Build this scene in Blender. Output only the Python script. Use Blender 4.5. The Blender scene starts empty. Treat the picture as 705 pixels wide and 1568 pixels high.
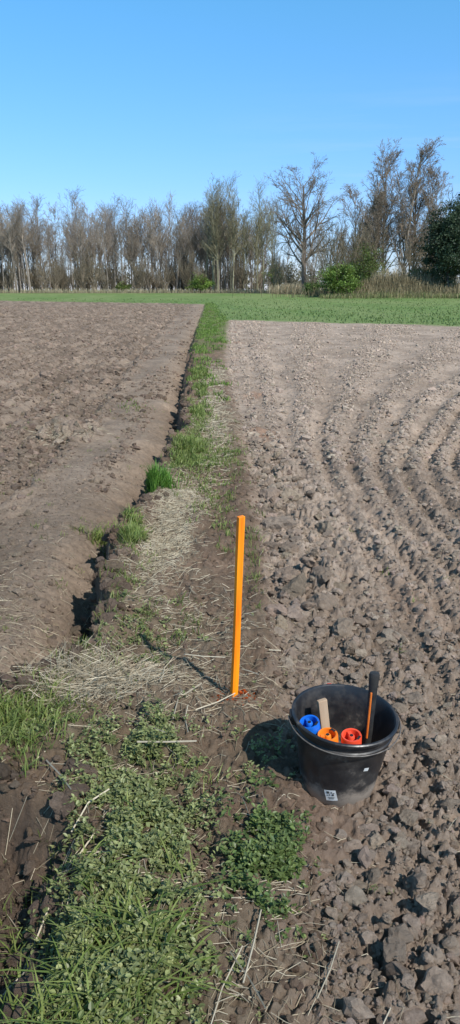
import bpy, bmesh, math, random
import numpy as np
from mathutils import Vector, Matrix
random.seed(7); rng=np.random.default_rng(11)
scene=bpy.context.scene

# ---------------------------------------------------------------- helpers
def sstep(a,b,x):
    t=np.clip((x-a)/(b-a),0,1); return t*t*(3-2*t)
def hsh(ix,iy,seed):
    ix=ix.astype(np.int64).astype(np.uint64); iy=iy.astype(np.int64).astype(np.uint64)
    h=(ix*np.uint64(374761393)+iy*np.uint64(668265263)+np.uint64(seed*974634777+12345))&np.uint64(0xffffffff)
    h=((h^(h>>np.uint64(13)))*np.uint64(1274126177))&np.uint64(0xffffffff)
    h=((h^(h>>np.uint64(16)))*np.uint64(2246822519))&np.uint64(0xffffffff)
    h=h^(h>>np.uint64(15))
    return (h&np.uint64(0xffffff)).astype(np.float64)/16777216.0
def noise(x,y,seed=0):
    ix=np.floor(x); iy=np.floor(y); fx=x-ix; fy=y-iy
    u=fx*fx*fx*(fx*(fx*6-15)+10); v=fy*fy*fy*(fy*(fy*6-15)+10)
    def g(dx,dy):
        a=hsh(ix+dx,iy+dy,seed)*2*math.pi
        return np.cos(a)*(fx-dx)+np.sin(a)*(fy-dy)
    n0=g(0,0)*(1-u)+g(1,0)*u; n1=g(0,1)*(1-u)+g(1,1)*u
    return (n0*(1-v)+n1*v)*1.4
def fbm(x,y,seed,o=3):
    s=0;a=1
    for i in range(o):
        s=s+a*noise(x*2**i,y*2**i,seed+i*7); a*=.5
    return s
def worley(x,y,seed):
    ix=np.floor(x); iy=np.floor(y)
    best=np.full(x.shape,9.0); r=np.zeros(x.shape)
    for dx in (-1,0,1):
        for dy in (-1,0,1):
            cx=ix+dx; cy=iy+dy
            px=cx+.1+.8*hsh(cx,cy,seed); py=cy+.1+.8*hsh(cx,cy,seed+1)
            d=(px-x)**2+(py-y)**2
            m=d<best; best=np.where(m,d,best); r=np.where(m,hsh(cx,cy,seed+2),r)
    return np.sqrt(best),r
def mesh_obj(name,V,F,mat,col=None,smooth=False,parent=None):
    me=bpy.data.meshes.new(name)
    V=np.asarray(V,dtype=np.float32); F=np.asarray(F,dtype=np.int32)
    n=F.shape[1]
    me.vertices.add(len(V)); me.vertices.foreach_set('co',V.ravel())
    me.loops.add(F.size); me.loops.foreach_set('vertex_index',F.ravel())
    me.polygons.add(len(F)); me.polygons.foreach_set('loop_start',np.arange(len(F),dtype=np.int32)*n)
    me.update(calc_edges=True)
    me.polygons.foreach_set('use_smooth',np.full(len(F),smooth,dtype=bool))
    if col is not None:
        c=np.ones((len(V),4),dtype=np.float32); c[:,:3]=col
        a=me.color_attributes.new('Col','FLOAT_COLOR','POINT'); a.data.foreach_set('color',c.ravel())
    if mat: me.materials.append(mat)
    me.update()
    ob=bpy.data.objects.new(name,me); scene.collection.objects.link(ob)
    if parent: ob.parent=parent
    return ob
def nt(name):
    m=bpy.data.materials.new(name); m.use_nodes=True
    n=m.node_tree; return m,n,n.nodes['Principled BSDF']
def attr_mat(name,rough=.9,nscale=40,var=.35,bump=0.0,bscale=60,trans=0.0,spec=.2,big=None,bdist=.012):
    m,n,b=nt(name); N=n.nodes; L=n.links
    at=N.new('ShaderNodeAttribute'); at.attribute_name='Col'
    tc=N.new('ShaderNodeTexCoord')
    nz=N.new('ShaderNodeTexNoise'); nz.inputs['Scale'].default_value=nscale; nz.inputs['Detail'].default_value=8; nz.inputs['Roughness'].default_value=.7
    L.new(tc.outputs['Object'],nz.inputs['Vector'])
    mr=N.new('ShaderNodeMapRange'); mr.inputs[1].default_value=.25; mr.inputs[2].default_value=.75
    mr.inputs[3].default_value=1-var; mr.inputs[4].default_value=1+var
    L.new(nz.outputs['Fac'],mr.inputs[0])
    mx=N.new('ShaderNodeVectorMath'); mx.operation='SCALE'
    L.new(at.outputs['Color'],mx.inputs[0]); L.new(mr.outputs[0],mx.inputs['Scale'])
    out=mx.outputs[0]
    if big:
        n2=N.new('ShaderNodeTexNoise'); n2.inputs['Scale'].default_value=big; n2.inputs['Detail'].default_value=6
        L.new(tc.outputs['Object'],n2.inputs['Vector'])
        m2=N.new('ShaderNodeMapRange'); m2.inputs[1].default_value=.3; m2.inputs[2].default_value=.7; m2.inputs[3].default_value=.82; m2.inputs[4].default_value=1.18
        L.new(n2.outputs['Fac'],m2.inputs[0])
        mm=N.new('ShaderNodeVectorMath'); mm.operation='SCALE'; L.new(out,mm.inputs[0]); L.new(m2.outputs[0],mm.inputs['Scale']); out=mm.outputs[0]
    L.new(out,b.inputs['Base Color'])
    b.inputs['Roughness'].default_value=rough
    b.inputs['Specular IOR Level'].default_value=spec
    if bump>0:
        bn=N.new('ShaderNodeTexNoise'); bn.inputs['Scale'].default_value=bscale; bn.inputs['Detail'].default_value=10; bn.inputs['Roughness'].default_value=.8
        L.new(tc.outputs['Object'],bn.inputs['Vector'])
        bp=N.new('ShaderNodeBump'); bp.inputs['Strength'].default_value=bump; bp.inputs['Distance'].default_value=bdist
        L.new(bn.outputs['Fac'],bp.inputs['Height']); L.new(bp.outputs[0],b.inputs['Normal'])
    if trans>0:
        tr=N.new('ShaderNodeBsdfTranslucent'); L.new(out,tr.inputs['Color'])
        ms=N.new('ShaderNodeMixShader'); ms.inputs[0].default_value=trans
        L.new(b.outputs[0],ms.inputs[1]); L.new(tr.outputs[0],ms.inputs[2])
        L.new(ms.outputs[0],N['Material Output'].inputs['Surface'])
    return m

# ---------------------------------------------------------------- terrain
BY=[-200,0,1.3,1.9,2.1,2.22,2.6,2.8,3.1,3.85,5.3,7,9.5,17,36,80,200]
BX=[-.4,-.4,-.47,-.55,-.66,-1.0,-1.25,-.98,-.70,-.66,-.76,-.63,-.60,-.88,-1.45,-2.5,-2.5]
RY=[-200,0,1.4,2.2,4.6,6.2,9.5,17,31,45,91,300]
RX=[.19,.19,.19,.215,.2,.18,.12,-.1,-.1,-.1,-1.8,-1.8]
def bank_x(Y,x): return np.interp(Y,BY,BX)+.15*noise(Y*1.4,x*0+3.3,5)+.09*noise(Y*4.2,x*4,6)+.03*noise(Y*15,x*12,7)
def right_x(Y,x): return np.interp(Y,RY,RX)+.05*noise(Y*1.3,x*0+9.3,15)+.05*noise(Y*7,x*5,16)
def masks(x,Y):
    bx=bank_x(Y,x); rx=right_x(Y,x)
    w=.028+.002*np.clip(Y,0,100)+.11*(1-sstep(2.2,2.7,Y))
    left=1-sstep(bx-w,bx+w,x)
    right=sstep(rx-w*2,rx+w*2,x)
    mr=sstep(-.6,.6,Y-(44.6-.76*np.clip(x,-2,22))+.6*noise(x*.5,Y*.2,44)+.5*noise(x*2.,Y*.7,46))
    ml=sstep(-1.,1.,Y-(84-.52*(x+2.4))+1.2*noise(x*.2,Y*.1,45))
    meadow=np.where(x>np.interp(Y,RY,RX)-.5,mr,np.where(x<bx,ml,sstep(60,84,Y)))
    meadow=np.maximum(meadow,np.where(Y>95,np.where(x>-2.4,1,ml),0))
    return left,right,meadow,bx,rx
# drill rows: straight near the margin, sweeping off to the right further up the field
_ty=np.linspace(0,60,400); _x0=np.linspace(-2,60,3000)
def _fwd(x0,Y):
    t=max(Y-6.3,0); s=.62*(math.sqrt(t*t+9)-3)
    g=np.clip((x0-.35)/1.5,0,1); g=g*g*(3-2*g)
    return x0+g*s+.12*math.sin(Y*.9)*np.clip((x0-.8)/1,0,1)
_tx=np.linspace(-2,60,1500)
_tab=np.array([np.interp(_tx,np.maximum.accumulate(_fwd(_x0,yy)),_x0) for yy in _ty])
def rowphase(x,Y):
    iy=np.clip(Y/60*399,0,398.99); ix=np.clip((x+2)/62*1499,0,1498.99)
    i=iy.astype(int); j=ix.astype(int); fy=iy-i; fx=ix-j
    return (_tab[i,j]*(1-fx)+_tab[i,j+1]*fx)*(1-fy)+(_tab[i+1,j]*(1-fx)+_tab[i+1,j+1]*fx)*fy+.05*noise(Y*.5,x*.4,21)
def far_rise(x,Y):
    z=1.15*sstep(50,170,Y)
    z=z+2.0*np.exp(-((x-23)/7.5)**2-((Y-113)/4.0)**2)
    return z
def bump(x,Y,cell,size,seed,dens):
    out=np.zeros(x.shape); a0=sstep(.7*cell,1.8*cell,np.full_like(Y,size)); k=(a0>0.001)&(Y>0)
    if not k.any(): return out
    x=x[k];Y=Y[k]
    wx=x+.4*size*noise(x/size*2.1,Y/size*2.1,seed+50)+.2*size*noise(x/size*5,Y/size*5,seed+52); wy=Y+.4*size*noise(x/size*2.1+7,Y/size*2.1+3,seed+51)+.2*size*noise(x/size*5+4,Y/size*5,seed+53)
    dd,r=worley(wx/size,wy/size,seed)
    a=np.clip((r-(1-dens))/dens,0,1)
    rr=.34+.25*a
    out[k]=a**.7*np.clip(1-(dd/rr)**2,0,1)**.5*size*.42*a0[k]
    return out
def HM(x,Y):
    x=np.asarray(x,float); Y=np.asarray(Y,float)
    cell=.0035*np.abs(Y)+.003
    def att(size): return sstep(.8*cell,2.2*cell,np.full_like(Y,size))
    mk=masks(x,Y); left,right,meadow,bx,rx=mk
    d=bx-x
    near=np.clip(1-Y/70,0.35,1)
    fw=.25+.08*noise(Y*1.1,x*0,33)
    hollow=(1-sstep(2.2,2.6,Y))
    lf=(-.27*(1-.55*hollow)*np.exp(-(np.clip(d,0,9)/fw)**2*.6)-.085)*near
    lf=lf+.035*noise(x*1.2,Y*.5,31)
    dl=x+.35*noise(Y*.12,x*.2,32)
    lf=lf+(.036*np.sin(2*math.pi*dl/.75)+.022*np.sin(2*math.pi*dl/.26))*sstep(1.2,2.0,d)
    # wheel rut running along the margin
    dr2=(d-1.25-.12*noise(Y*.3,x*0,34)-.012*Y); lf=lf-.055*np.exp(-(dr2/.16)**4)*(1-.5*hollow)+.03*np.exp(-((np.abs(dr2)-.24)/.07)**2)
    comp=sstep(.6,1.8,d+.5*noise(x,Y*.6,37))
    cl=np.maximum(comp,hollow)*.75+.36
    edge=np.exp(-((d+.06)/.07)**2)
    strip=(.05+.05*noise(x*3,Y*2,41)+.022*noise(x*8,Y*7,42)+.04*edge*(1-hollow))*near
    ph=rowphase(x,Y)
    rid=np.sin(2*math.pi*ph/.23)
    rid=rid*(.8+.6*noise(x*2,Y*.6,22))
    dr=x-rx
    rf=-.012+.034*rid*sstep(.25,.8,dr)*(1-.3*sstep(18,34,Y))*(1-.35*(1-sstep(2,5,Y)))+.022*noise(x*.9,Y*.5,23)
    b1=bump(x,Y,cell,.16,101,.35); b2=bump(x,Y,cell,.085,111,.55); b3=bump(x,Y,cell,.045,121,.7); b4=bump(x,Y,cell,.022,131,.75)
    b0=np.where(Y>9,1,0)*bump(x,Y,cell,.26,141,.4)*.3
    roughL=sstep(-.2,.4,noise(x*.55,Y*.4,61)+.2)
    ploughed=np.exp(-((dr-.27)/.22)**2)*sstep(2.9,3.6,Y)*(1-sstep(6.5,10,Y))
    sm=np.exp(-(((x-.22)/.2)**2+((Y-2.02)/.22)**2))
    rfc=.35*b1+.6*b2+1.0*b3+1.15*b4+b0+ploughed*(b1*1.0+b2*.5)+(1-sstep(2.0,2.8,Y))*b2*.3
    rfc=rfc*(1-.85*sm)*(.55+.45*sstep(.0,.25,dr))
    rgh=.85+.85*noise(x*2.3,Y*1.7,66)
    lfc=cl*(.45*b1*roughL+.8*b2*roughL+1.15*b3+1.35*b4+b0)*rgh
    stc=.18*b2+.4*b3+.7*b4
    fine=.024*noise(x*26,Y*26,71)*att(.04)+.017*noise(x*55,Y*55,72)*att(.02)+.011*noise(x*110,Y*110,73)*att(.01)
    z=left*(lf+lfc+fine*cl*1.1)+(1-left)*(1-right)*(strip+stc+fine*.7)+right*(rf+rfc+fine*1.3*(1-.65*sm))
    m=np.exp(-(((x+1.95)/.28)**2+((Y-9.1)/.42)**2))
    z=z+m*(.13+.8*b1+.05*noise(x*9,Y*9,81))
    z=z*(1-meadow)+meadow*(.03*noise(x*.8,Y*.8,91)+.02)
    return z+far_rise(x,Y),mk,ph
def H(x,Y): return HM(x,Y)[0]
def PH(x,Y): return H(np.atleast_1d(x),np.atleast_1d(Y))

P_WEED=[(-.33,2.38,.16,.17,2.4),(-.28,2.02,.15,.24,3.2),(-.29,1.66,.16,.22,3.2),(-.27,1.38,.18,.22,3.0),(.10,1.86,.075,.17,2.6),(.12,2.36,.08,.13,.9),(-.75,2.6,.18,.2,1.0),(-.45,3.2,.2,.3,.6)]
P_GRASS=[(-.27,1.35,.19,.22,4),(-.33,1.75,.12,.25,1.2),(-.82,2.55,.25,.28,2.6),(-.6,6.0,.13,.22,2.0),(-.66,4.9,.10,.3,.7),(-.58,4.1,.10,.5,.6),(-.35,3.45,.25,.3,.8),(-.34,7.6,.2,1.0,2.0),(-.40,9.2,.14,1.4,1.5),(.03,7.2,.10,.8,.9),(-.12,5.6,.10,.7,.6),(.14,4.4,.06,1.2,.4),(-.2,2.35,.2,.2,.5),(-.55,1.5,.12,.5,.8)]
P_STRAW=[(-.55,2.85,.30,.17,4),(-.95,2.9,.28,.2,1.5),(-.43,4.6,.18,.7,3.0),(-.36,5.9,.18,.6,2.2),(-.2,3.3,.4,.7,1.2),(-.1,2.7,.35,.25,1.2),(-.3,2.0,.35,.6,1.2),(-.05,1.5,.3,.4,1.2),(-.2,9,.25,2.4,1.8),(-1.3,3.6,.5,.9,.7),(.1,1.35,.15,.3,.5)]
def dens(P,x,Y):
    s=0
    for (a,b,c,d,w) in P: s=s+w*np.exp(-(((x-a)/c)**2+((Y-b)/d)**2))
    return s

def build_ground():
    Yf=np.exp(np.arange(math.log(.8),math.log(135),.0044))
    Yb=-np.exp(np.linspace(math.log(.3),math.log(120),28))[::-1]
    Ym=np.linspace(-.25,.78,60)
    Yt=np.exp(np.linspace(math.log(137),math.log(2500),70))
    Y=np.concatenate([Yb,Ym,Yf,Yt])
    n=1000
    u=np.linspace(-1,1,n); u=np.sign(u)*np.abs(u)**1.25
    W=1.6+.8*np.abs(Y)
    X=u[None,:]*W[:,None]; YY=np.repeat(Y[:,None],n,1)
    x=X.ravel(); y=YY.ravel()
    z,mk,ph=HM(x,y)
    left,right,meadow,bx,rx=mk
    def c(*a): return np.array(a)[None,:]
    m=lambda A,B,t: A*(1-t[:,None])+B*t[:,None]
    nb=fbm(x*.8,y*.5,201,3); nm=fbm(x*5,y*5,202,3)
    R=m(c(.405,.312,.243),c(.285,.215,.163),np.clip(.5+nb*.75+nm*.5,0,1))
    redp=sstep(.25,.6,noise(x*1.3,y*.9,206))*np.exp(-((x-rx-.35)/.4)**2)
    R=m(R,c(.29,.16,.10),redp*.6)
    sm=np.exp(-(((x-.22)/.2)**2+((y-2.02)/.22)**2))
    R=m(R,c(.29,.195,.142),sm*.9)
    Lc=m(c(.285,.213,.158),c(.155,.113,.083),np.clip(.5+nb*.9+nm*.75,0,1))
    comp=1-sstep(.6,1.7,bx-x+.6*noise(x,y*.6,37))
    Lc=m(Lc,c(.305,.232,.172),comp*.7*(.7+.3*np.clip(nm,-1,1)))
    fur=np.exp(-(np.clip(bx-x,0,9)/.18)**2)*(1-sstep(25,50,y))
    Lc=m(Lc,c(.105,.076,.056),fur*.8)  # furrow colour darkened beside the bank, ditch shade painted into the soil
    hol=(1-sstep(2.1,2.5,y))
    Lc=m(Lc,c(.14,.10,.074),hol*.8)  # hollow floor: darker moist soil, with shade from the clumps painted in
    S=m(c(.22,.15,.105),c(.145,.096,.067),np.clip(.5+nm*.8,0,1))
    st=np.clip(dens(P_STRAW,x,y)*.16+nm*.3,0,.7)*np.where(y>0,1,0)*np.clip(dens(P_STRAW,x,y)*2,0,1)
    S=m(S,c(.36,.29,.205),st)
    gr=np.clip(dens(P_GRASS,x,y)*.12+dens(P_WEED,x,y)*.08,0,.4)
    S=m(S,c(.07,.10,.03),gr)
    fg=sstep(18,30,y+6*nm)*.6
    S=m(S,c(.11,.16,.04),fg)
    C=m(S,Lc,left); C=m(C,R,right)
    mc=m(c(.13,.195,.06),c(.18,.225,.085),np.clip(.5+fbm(x*.12,y*.05,204,3)*.9+fbm(x*1.2,y*.6,209,2)*.4,0,1))
    C=m(C,mc,meadow)
    wd=sstep(148,153,y+1.5*noise(x*.3,y*.3,207))
    C=m(C,c(.16,.13,.075),wd*(1-sstep(230,300,y)))
    md=np.clip(1.6*np.exp(-((x-23)/7)**2-((y-113)/4)**2),0,1)
    C=m(C,c(.17,.13,.08),md)
    V=np.stack([x,y,z],1)
    r=len(Y); i=(np.arange(r-1)[:,None]*n+np.arange(n-1)[None,:]).ravel()
    F=np.stack([i,i+1,i+1+n,i+n],1)
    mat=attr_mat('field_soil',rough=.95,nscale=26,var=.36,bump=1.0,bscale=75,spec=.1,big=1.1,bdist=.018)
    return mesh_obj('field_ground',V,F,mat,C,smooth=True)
build_ground()

# ---------------------------------------------------------------- clods
def ico(sub):
    bm=bmesh.new(); bmesh.ops.create_icosphere(bm,subdivisions=sub,radius=1)
    V=np.array([v.co[:] for v in bm.verts]); F=np.array([[v.index for v in f.verts] for f in bm.faces]); bm.free(); return V,F
def clod_variants(sub,k):
    out=[]
    V0,F=ico(sub)
    for j in range(k):
        V=V0.copy(); L=rng.integers(3,7)
        cs=rng.normal(size=(L,3)); cs/=np.linalg.norm(cs,axis=1)[:,None]; cs*=rng.uniform(.25,.6,(L,1)); rs=rng.uniform(.4,.72,L)
        rad_=np.full(len(V),.55)
        for c_,r_ in zip(cs,rs):
            b=V@c_; disc=b*b-(c_@c_-r_*r_); t=np.where(disc>0,b+np.sqrt(np.clip(disc,0,None)),0); rad_=np.maximum(rad_,t)
        V=V*rad_[:,None]
        for q in range(6):
            n=rng.normal(size=3); n/=np.linalg.norm(n); dd=rng.uniform(.38,.85)
            e=np.clip(V@n-dd,0,None); V=V-e[:,None]*n*.9
        V*= (1+(.11 if sub<3 else .085)*rng.normal(size=(len(V),1)))
        V*= rng.uniform(.75,1.3,size=3)
        out.append(V*1.12)
    return out,F
def scatter_clods(x,y,r,col,sub,sink=.35,flat=.8):
    vs,F=clod_variants(sub,20); N=len(x); nv=len(vs[0])
    vs=np.array(vs)
    idx=rng.integers(0,len(vs),N)
    a=rng.uniform(0,2*math.pi,N); b=rng.uniform(0,2*math.pi,N)
    ca,sa,cb,sb=np.cos(a),np.sin(a),np.cos(b),np.sin(b)
    V=vs[idx]
    X=V[...,0]; Y=V[...,1]; Z=V[...,2]
    Y,Z=Y*cb[:,None]-Z*sb[:,None],Y*sb[:,None]+Z*cb[:,None]
    Z=Z*flat
    X,Y=X*ca[:,None]-Y*sa[:,None],X*sa[:,None]+Y*ca[:,None]
    z=H(x,y)+r*flat*(1-sink)*.3
    P=np.stack([X*r[:,None]+x[:,None],Y*r[:,None]+y[:,None],Z*r[:,None]+z[:,None]],-1).reshape(-1,3)
    FF=(F[None]+np.arange(N)[:,None,None]*nv).reshape(-1,3)
    C=np.repeat(col,nv,0)
    return P,FF,C
clod_mat=attr_mat('clod_soil',rough=.95,nscale=45,var=.35,bump=1.0,bscale=120,spec=.1,bdist=.02)
def join(parts):
    Vs=[];Fs=[];Cs=[];o=0
    for V,F,C in parts:
        Vs.append(V);Fs.append(F+o);Cs.append(C);o+=len(V)
    return np.concatenate(Vs),np.concatenate(Fs),np.concatenate(Cs)
def clod_cols(n,base,v=.13):
    k=1+rng.normal(size=(n,1))*v
    return np.clip(np.array(base)[None]*k*(1+rng.normal(size=(n,3))*.015),.02,.9)
def notbucket(x,y): return (((x-.36)**2+(y-2.25)**2)>.16**2)&~((((x-.22)/.17)**2+((y-2.02)/.19)**2<1)&(rng.uniform(0,1,len(x))<.85))
RC=(.385,.298,.232)
parts=[]
N=17000
y=np.exp(rng.uniform(math.log(1.0),math.log(9),N)); x=right_x(y,y*0)+.02+rng.uniform(0,1,N)**1.1*(.8+.5*y)
ph=np.sin(2*math.pi*rowphase(x,y)/.23)
keep=rng.uniform(0,1,N)<(.3+.7*(ph>0)); keep&=notbucket(x,y)
x=x[keep];y=y[keep]
r=np.clip(np.exp(rng.normal(math.log(.0078),.6,len(x))),.0035,.032)*(1+.05*y)
parts.append(scatter_clods(x,y,r,clod_cols(len(x),RC),2))
N=24000
y=np.exp(rng.uniform(math.log(1.0),math.log(7),N)); x=right_x(y,y*0)-.02+rng.uniform(0,1,N)**1.1*(.6+.5*y)
k=notbucket(x,y); x=x[k];y=y[k]
parts.append(scatter_clods(x,y,rng.uniform(.0025,.0055,len(x))*(1+.12*y),clod_cols(len(x),RC,.2),1))
N=42000
y=np.exp(rng.uniform(math.log(7),math.log(44),N)); x=right_x(y,y*0)+.02+rng.uniform(0,1,N)**1.1*(.9+.5*y)
ph=np.sin(2*math.pi*rowphase(x,y)/.23)
keep=rng.uniform(0,1,N)<(.15+.85*(ph>0)); keep&=(y<43.5-.76*x)
x=x[keep];y=y[keep]
r=np.exp(rng.normal(math.log(.015),.4,len(x)))*(1+.03*y)
parts.append(scatter_clods(x,y,r,clod_cols(len(x),RC,.18),1))
N=1000
y=rng.uniform(1.05,3.4,N); x=right_x(y,y*0)+.04+rng.uniform(0,1,N)*(.5+.5*y)
r=np.clip(np.exp(rng.normal(math.log(.016),.5,N)),.007,.045)
ok=notbucket(x,y)
x,y,r=x[ok],y[ok],r[ok]
parts.append(scatter_clods(x,y,r,clod_cols(len(x),(.37,.285,.22)),3))
N=260
y=rng.uniform(3.0,8.5,N); x=right_x(y,y*0)+.04+np.abs(rng.normal(0,.20,N))
r=np.clip(np.exp(rng.normal(math.log(.032),.45,N)),.015,.085)
parts.append(scatter_clods(x,y,r,clod_cols(N,(.32,.243,.183)),3))
bigx=np.array([.47,.33,.36,.52,.29,.62,.45,.31]);bigy=np.array([3.75,4.15,3.9,4.05,5.2,4.6,4.9,6.0])
parts.append(scatter_clods(bigx,bigy,np.array([.11,.08,.065,.075,.095,.055,.065,.085]),clod_cols(8,(.29,.22,.167)),3))
V,F,C=join(parts); mesh_obj('soil_clods',V,F,clod_mat,C)
parts=[]
N=8000
y=np.exp(rng.uniform(math.log(2.5),math.log(10),N)); x=bank_x(y,y*0)-.1-rng.uniform(0,1,N)**.8*(.6+.5*y)
rough=noise(x*.55,y*.4,61)+sstep(.6,2,np.interp(y,BY,BX)-x)*.3+.02; keep=rng.uniform(-.5,.5,N)<rough
x=x[keep];y=y[keep]
r=np.clip(np.exp(rng.normal(math.log(.0085),.6,len(x))),.0035,.032)*(1+.05*y)
parts.append(scatter_clods(x,y,r,clod_cols(len(x),(.245,.184,.138)),2))
N=15000
y=np.exp(rng.uniform(math.log(2.4),math.log(8),N)); x=bank_x(y,y*0)-.05-rng.uniform(0,1,N)**.8*(.4+.5*y)
parts.append(scatter_clods(x,y,rng.uniform(.0025,.0055,N)*(1+.11*y),clod_cols(N,(.25,.188,.142),.2),1))
N=42000
y=np.exp(rng.uniform(math.log(6.5),math.log(75),N)); x=bank_x(y,y*0)-.1-rng.uniform(0,1,N)**.9*(.5+.45*y)
rough=noise(x*.55,y*.4,61)*.8+sstep(.8,2.4,np.interp(y,BY,BX)-x)*.45-.12+.45*np.sin(2*math.pi*(x+.35*noise(y*.12,x*.2,32))/.75); keep=rng.uniform(-.5,.5,N)<rough
x=x[keep];y=y[keep]
r=np.exp(rng.normal(math.log(.016),.45,len(x)))*(1+.03*y)
parts.append(scatter_clods(x,y,r,clod_cols(len(x),(.235,.172,.128),.2),1))
N=600
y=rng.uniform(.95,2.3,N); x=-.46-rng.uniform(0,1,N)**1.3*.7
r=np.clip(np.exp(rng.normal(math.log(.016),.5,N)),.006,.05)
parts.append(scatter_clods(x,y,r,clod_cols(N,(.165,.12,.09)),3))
N=110
x=-1.95+rng.normal(0,.17,N); y=9.1+rng.normal(0,.22,N)
parts.append(scatter_clods(x,y,rng.uniform(.02,.085,N),clod_cols(N,(.30,.23,.17)),3))
for (cx,cy,k) in ((-1.7,12.3,22),(-1.35,12.8,16),(-2.1,8.1,10),(-3.1,8.6,12),(-1.0,14.5,10),(-2.6,11,10),(-3.4,13.5,12)):
    x=cx+rng.normal(0,.16,k); y=cy+rng.normal(0,.22,k)
    parts.append(scatter_clods(x,y,rng.uniform(.02,.065,k),clod_cols(k,(.17,.122,.09)),3))
N=3200
y=np.exp(rng.uniform(math.log(1.1),math.log(14),N)); bxx=bank_x(y,y*0); rxx=right_x(y,y*0); x=bxx+(rxx-bxx)*rng.uniform(-.05,1.05,N)
parts.append(scatter_clods(x,y,rng.uniform(.003,.014,N)*(1+.05*y),clod_cols(N,(.21,.147,.105)),2))
N=420
y=np.exp(rng.uniform(math.log(2.6),math.log(12),N)); x=bank_x(y,y*0)+rng.normal(-.02,.06,N)
parts.append(scatter_clods(x,y,rng.uniform(.015,.045,N)*(1+.03*y),clod_cols(N,(.17,.122,.09)),3))
V,F,C=join(parts); mesh_obj('soil_lumps',V,F,clod_mat,C)

# ---------------------------------------------------------------- grass / straw / leaves
def sample(P,n,spread=.62):
    w=np.array([p[4]*p[2]*p[3] for p in P]); w/=w.sum()
    k=rng.choice(len(P),n,p=w); P=np.array(P)
    return P[k,0]+rng.normal(0,spread,n)*P[k,2], P[k,1]+rng.normal(0,spread,n)*P[k,3]
def blades(x,y,L,w,bend,col,z=None,tipcol=1.25):
    N=len(x)
    if z is None: z=H(x,y)-.004
    a=rng.uniform(0,2*math.pi,N); d=np.stack([np.cos(a),np.sin(a),0*a],1); s=np.stack([-np.sin(a+.6),np.cos(a+.6),0*a],1)
    B=np.stack([x,y,z],1); ts=[0,.4,.75,1.]
    V=[];C=[]
    for i,t in enumerate(ts):
        p=B+d*(bend*L*t**1.8)[:,None]; p[:,2]+=L*t*(1-.45*bend*t)
        ww=(w*[.8,1,.7,0][i])[:,None]*.5
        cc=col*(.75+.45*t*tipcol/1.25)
        if i<3: V+= [p-s*ww,p+s*ww]; C+=[cc,cc]
        else: V.append(p); C.append(cc)
    V=np.stack(V,1).reshape(-1,3); C=np.stack(C,1).reshape(-1,3)
    T=np.array([[0,1,3],[0,3,2],[2,3,5],[2,5,4],[4,5,6]])
    F=(T[None]+np.arange(N)[:,None,None]*7).reshape(-1,3)
    return V,F,C
def gcol(n,a=(.12,.18,.035),b=(.25,.28,.085)):
    t=rng.uniform(0,1,(n,1)); return (np.array(a)*(1-t)+np.array(b)*t)*rng.uniform(.75,1.25,(n,1))
grass_mat=attr_mat('grass_blade',rough=.5,nscale=8,var=.15,trans=.35,spec=.35)
leaf_mat=attr_mat('weed_leaf',rough=.45,nscale=30,var=.2,trans=.3,spec=.4)
straw_mat=attr_mat('dry_straw',rough=.7,nscale=50,var=.2,spec=.2)
parts=[]
def tufts(P,n,per,L0,L1,w,spread=.62,rad=.02,bend=(.2,.9),col=None):
    x,y=sample(P,n,spread)
    X=np.repeat(x,per)+rng.normal(0,rad,n*per)*(1+.06*np.repeat(y,per)); Y=np.repeat(y,per)+rng.normal(0,rad,n*per)*(1+.06*np.repeat(y,per))
    L=np.repeat(rng.uniform(L0,L1,n),per)*rng.uniform(.5,1.15,n*per)
    ww=np.clip(w*(1+.16*np.clip(Y-2,0,40)),0,.02)*rng.uniform(.7,1.3,n*per)
    return blades(X,Y,L,ww,rng.uniform(bend[0],bend[1],n*per),gcol(n*per) if col is None else col(n*per))
parts.append(tufts(P_GRASS[2:],580,12,.03,.08,.0032))
parts.append(tufts([P_GRASS[0]],74,9,.07,.17,.006,bend=(.5,1.5)))
parts.append(tufts([P_GRASS[1]],30,8,.05,.12,.005,bend=(.4,1.3)))
parts.append(tufts([(-.84,2.6,.2,.22,1)],90,12,.05,.13,.004,bend=(.3,1.1)))
parts.append(tufts([(-.6,1.45,.12,.3,1)],26,10,.05,.12,.005,bend=(.4,1.3)))
parts.append(tufts([(-.60,6.05,.08,.12,1)],55,22,.12,.22,.004,bend=(.1,.6),col=lambda n:gcol(n,(.08,.19,.02),(.15,.27,.05))))
parts.append(tufts([(-.62,4.75,.07,.2,1)],44,16,.07,.13,.004,bend=(.3,.9)))
parts.append(tufts([(-.68,5.1,.06,.12,1),(-.95,5.5,.1,.1,.5)],30,16,.06,.13,.004,bend=(.3,.9)))
parts.append(tufts([(-.40,7.6,.13,.6,1)],120,18,.05,.13,.004,bend=(.2,.8)))
parts.append(tufts([(-.2,7.4,.2,1.2,1),(-.1,5.6,.15,.8,.6)],140,12,.03,.07,.004,bend=(.2,.9)))
parts.append(tufts([(-.66,3.0,.12,.2,1),(-.62,3.6,.06,.3,1)],60,10,.05,.1,.003))
parts.append(tufts([(-.40,10.2,.1,.5,1),(-.43,12.5,.12,.7,1),(-.6,15,.15,.9,1)],110,18,.05,.14,.005,bend=(.2,.8)))
N=700; y=np.exp(rng.uniform(math.log(11),math.log(86),N)); bxx=np.interp(y,BY,BX);rxx=np.interp(y,RY,RX)
fx=rng.beta(1.1,1.6,N); x=bxx+(rxx-bxx)*fx
k=(rng.uniform(0,1,N)<np.clip(.15+.045*(y-12),0,1))&(noise(x*1.2,y*.5,300)+.45*sstep(16,28,y)>-.02); y=y[k];x=x[k];N=len(y)
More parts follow.
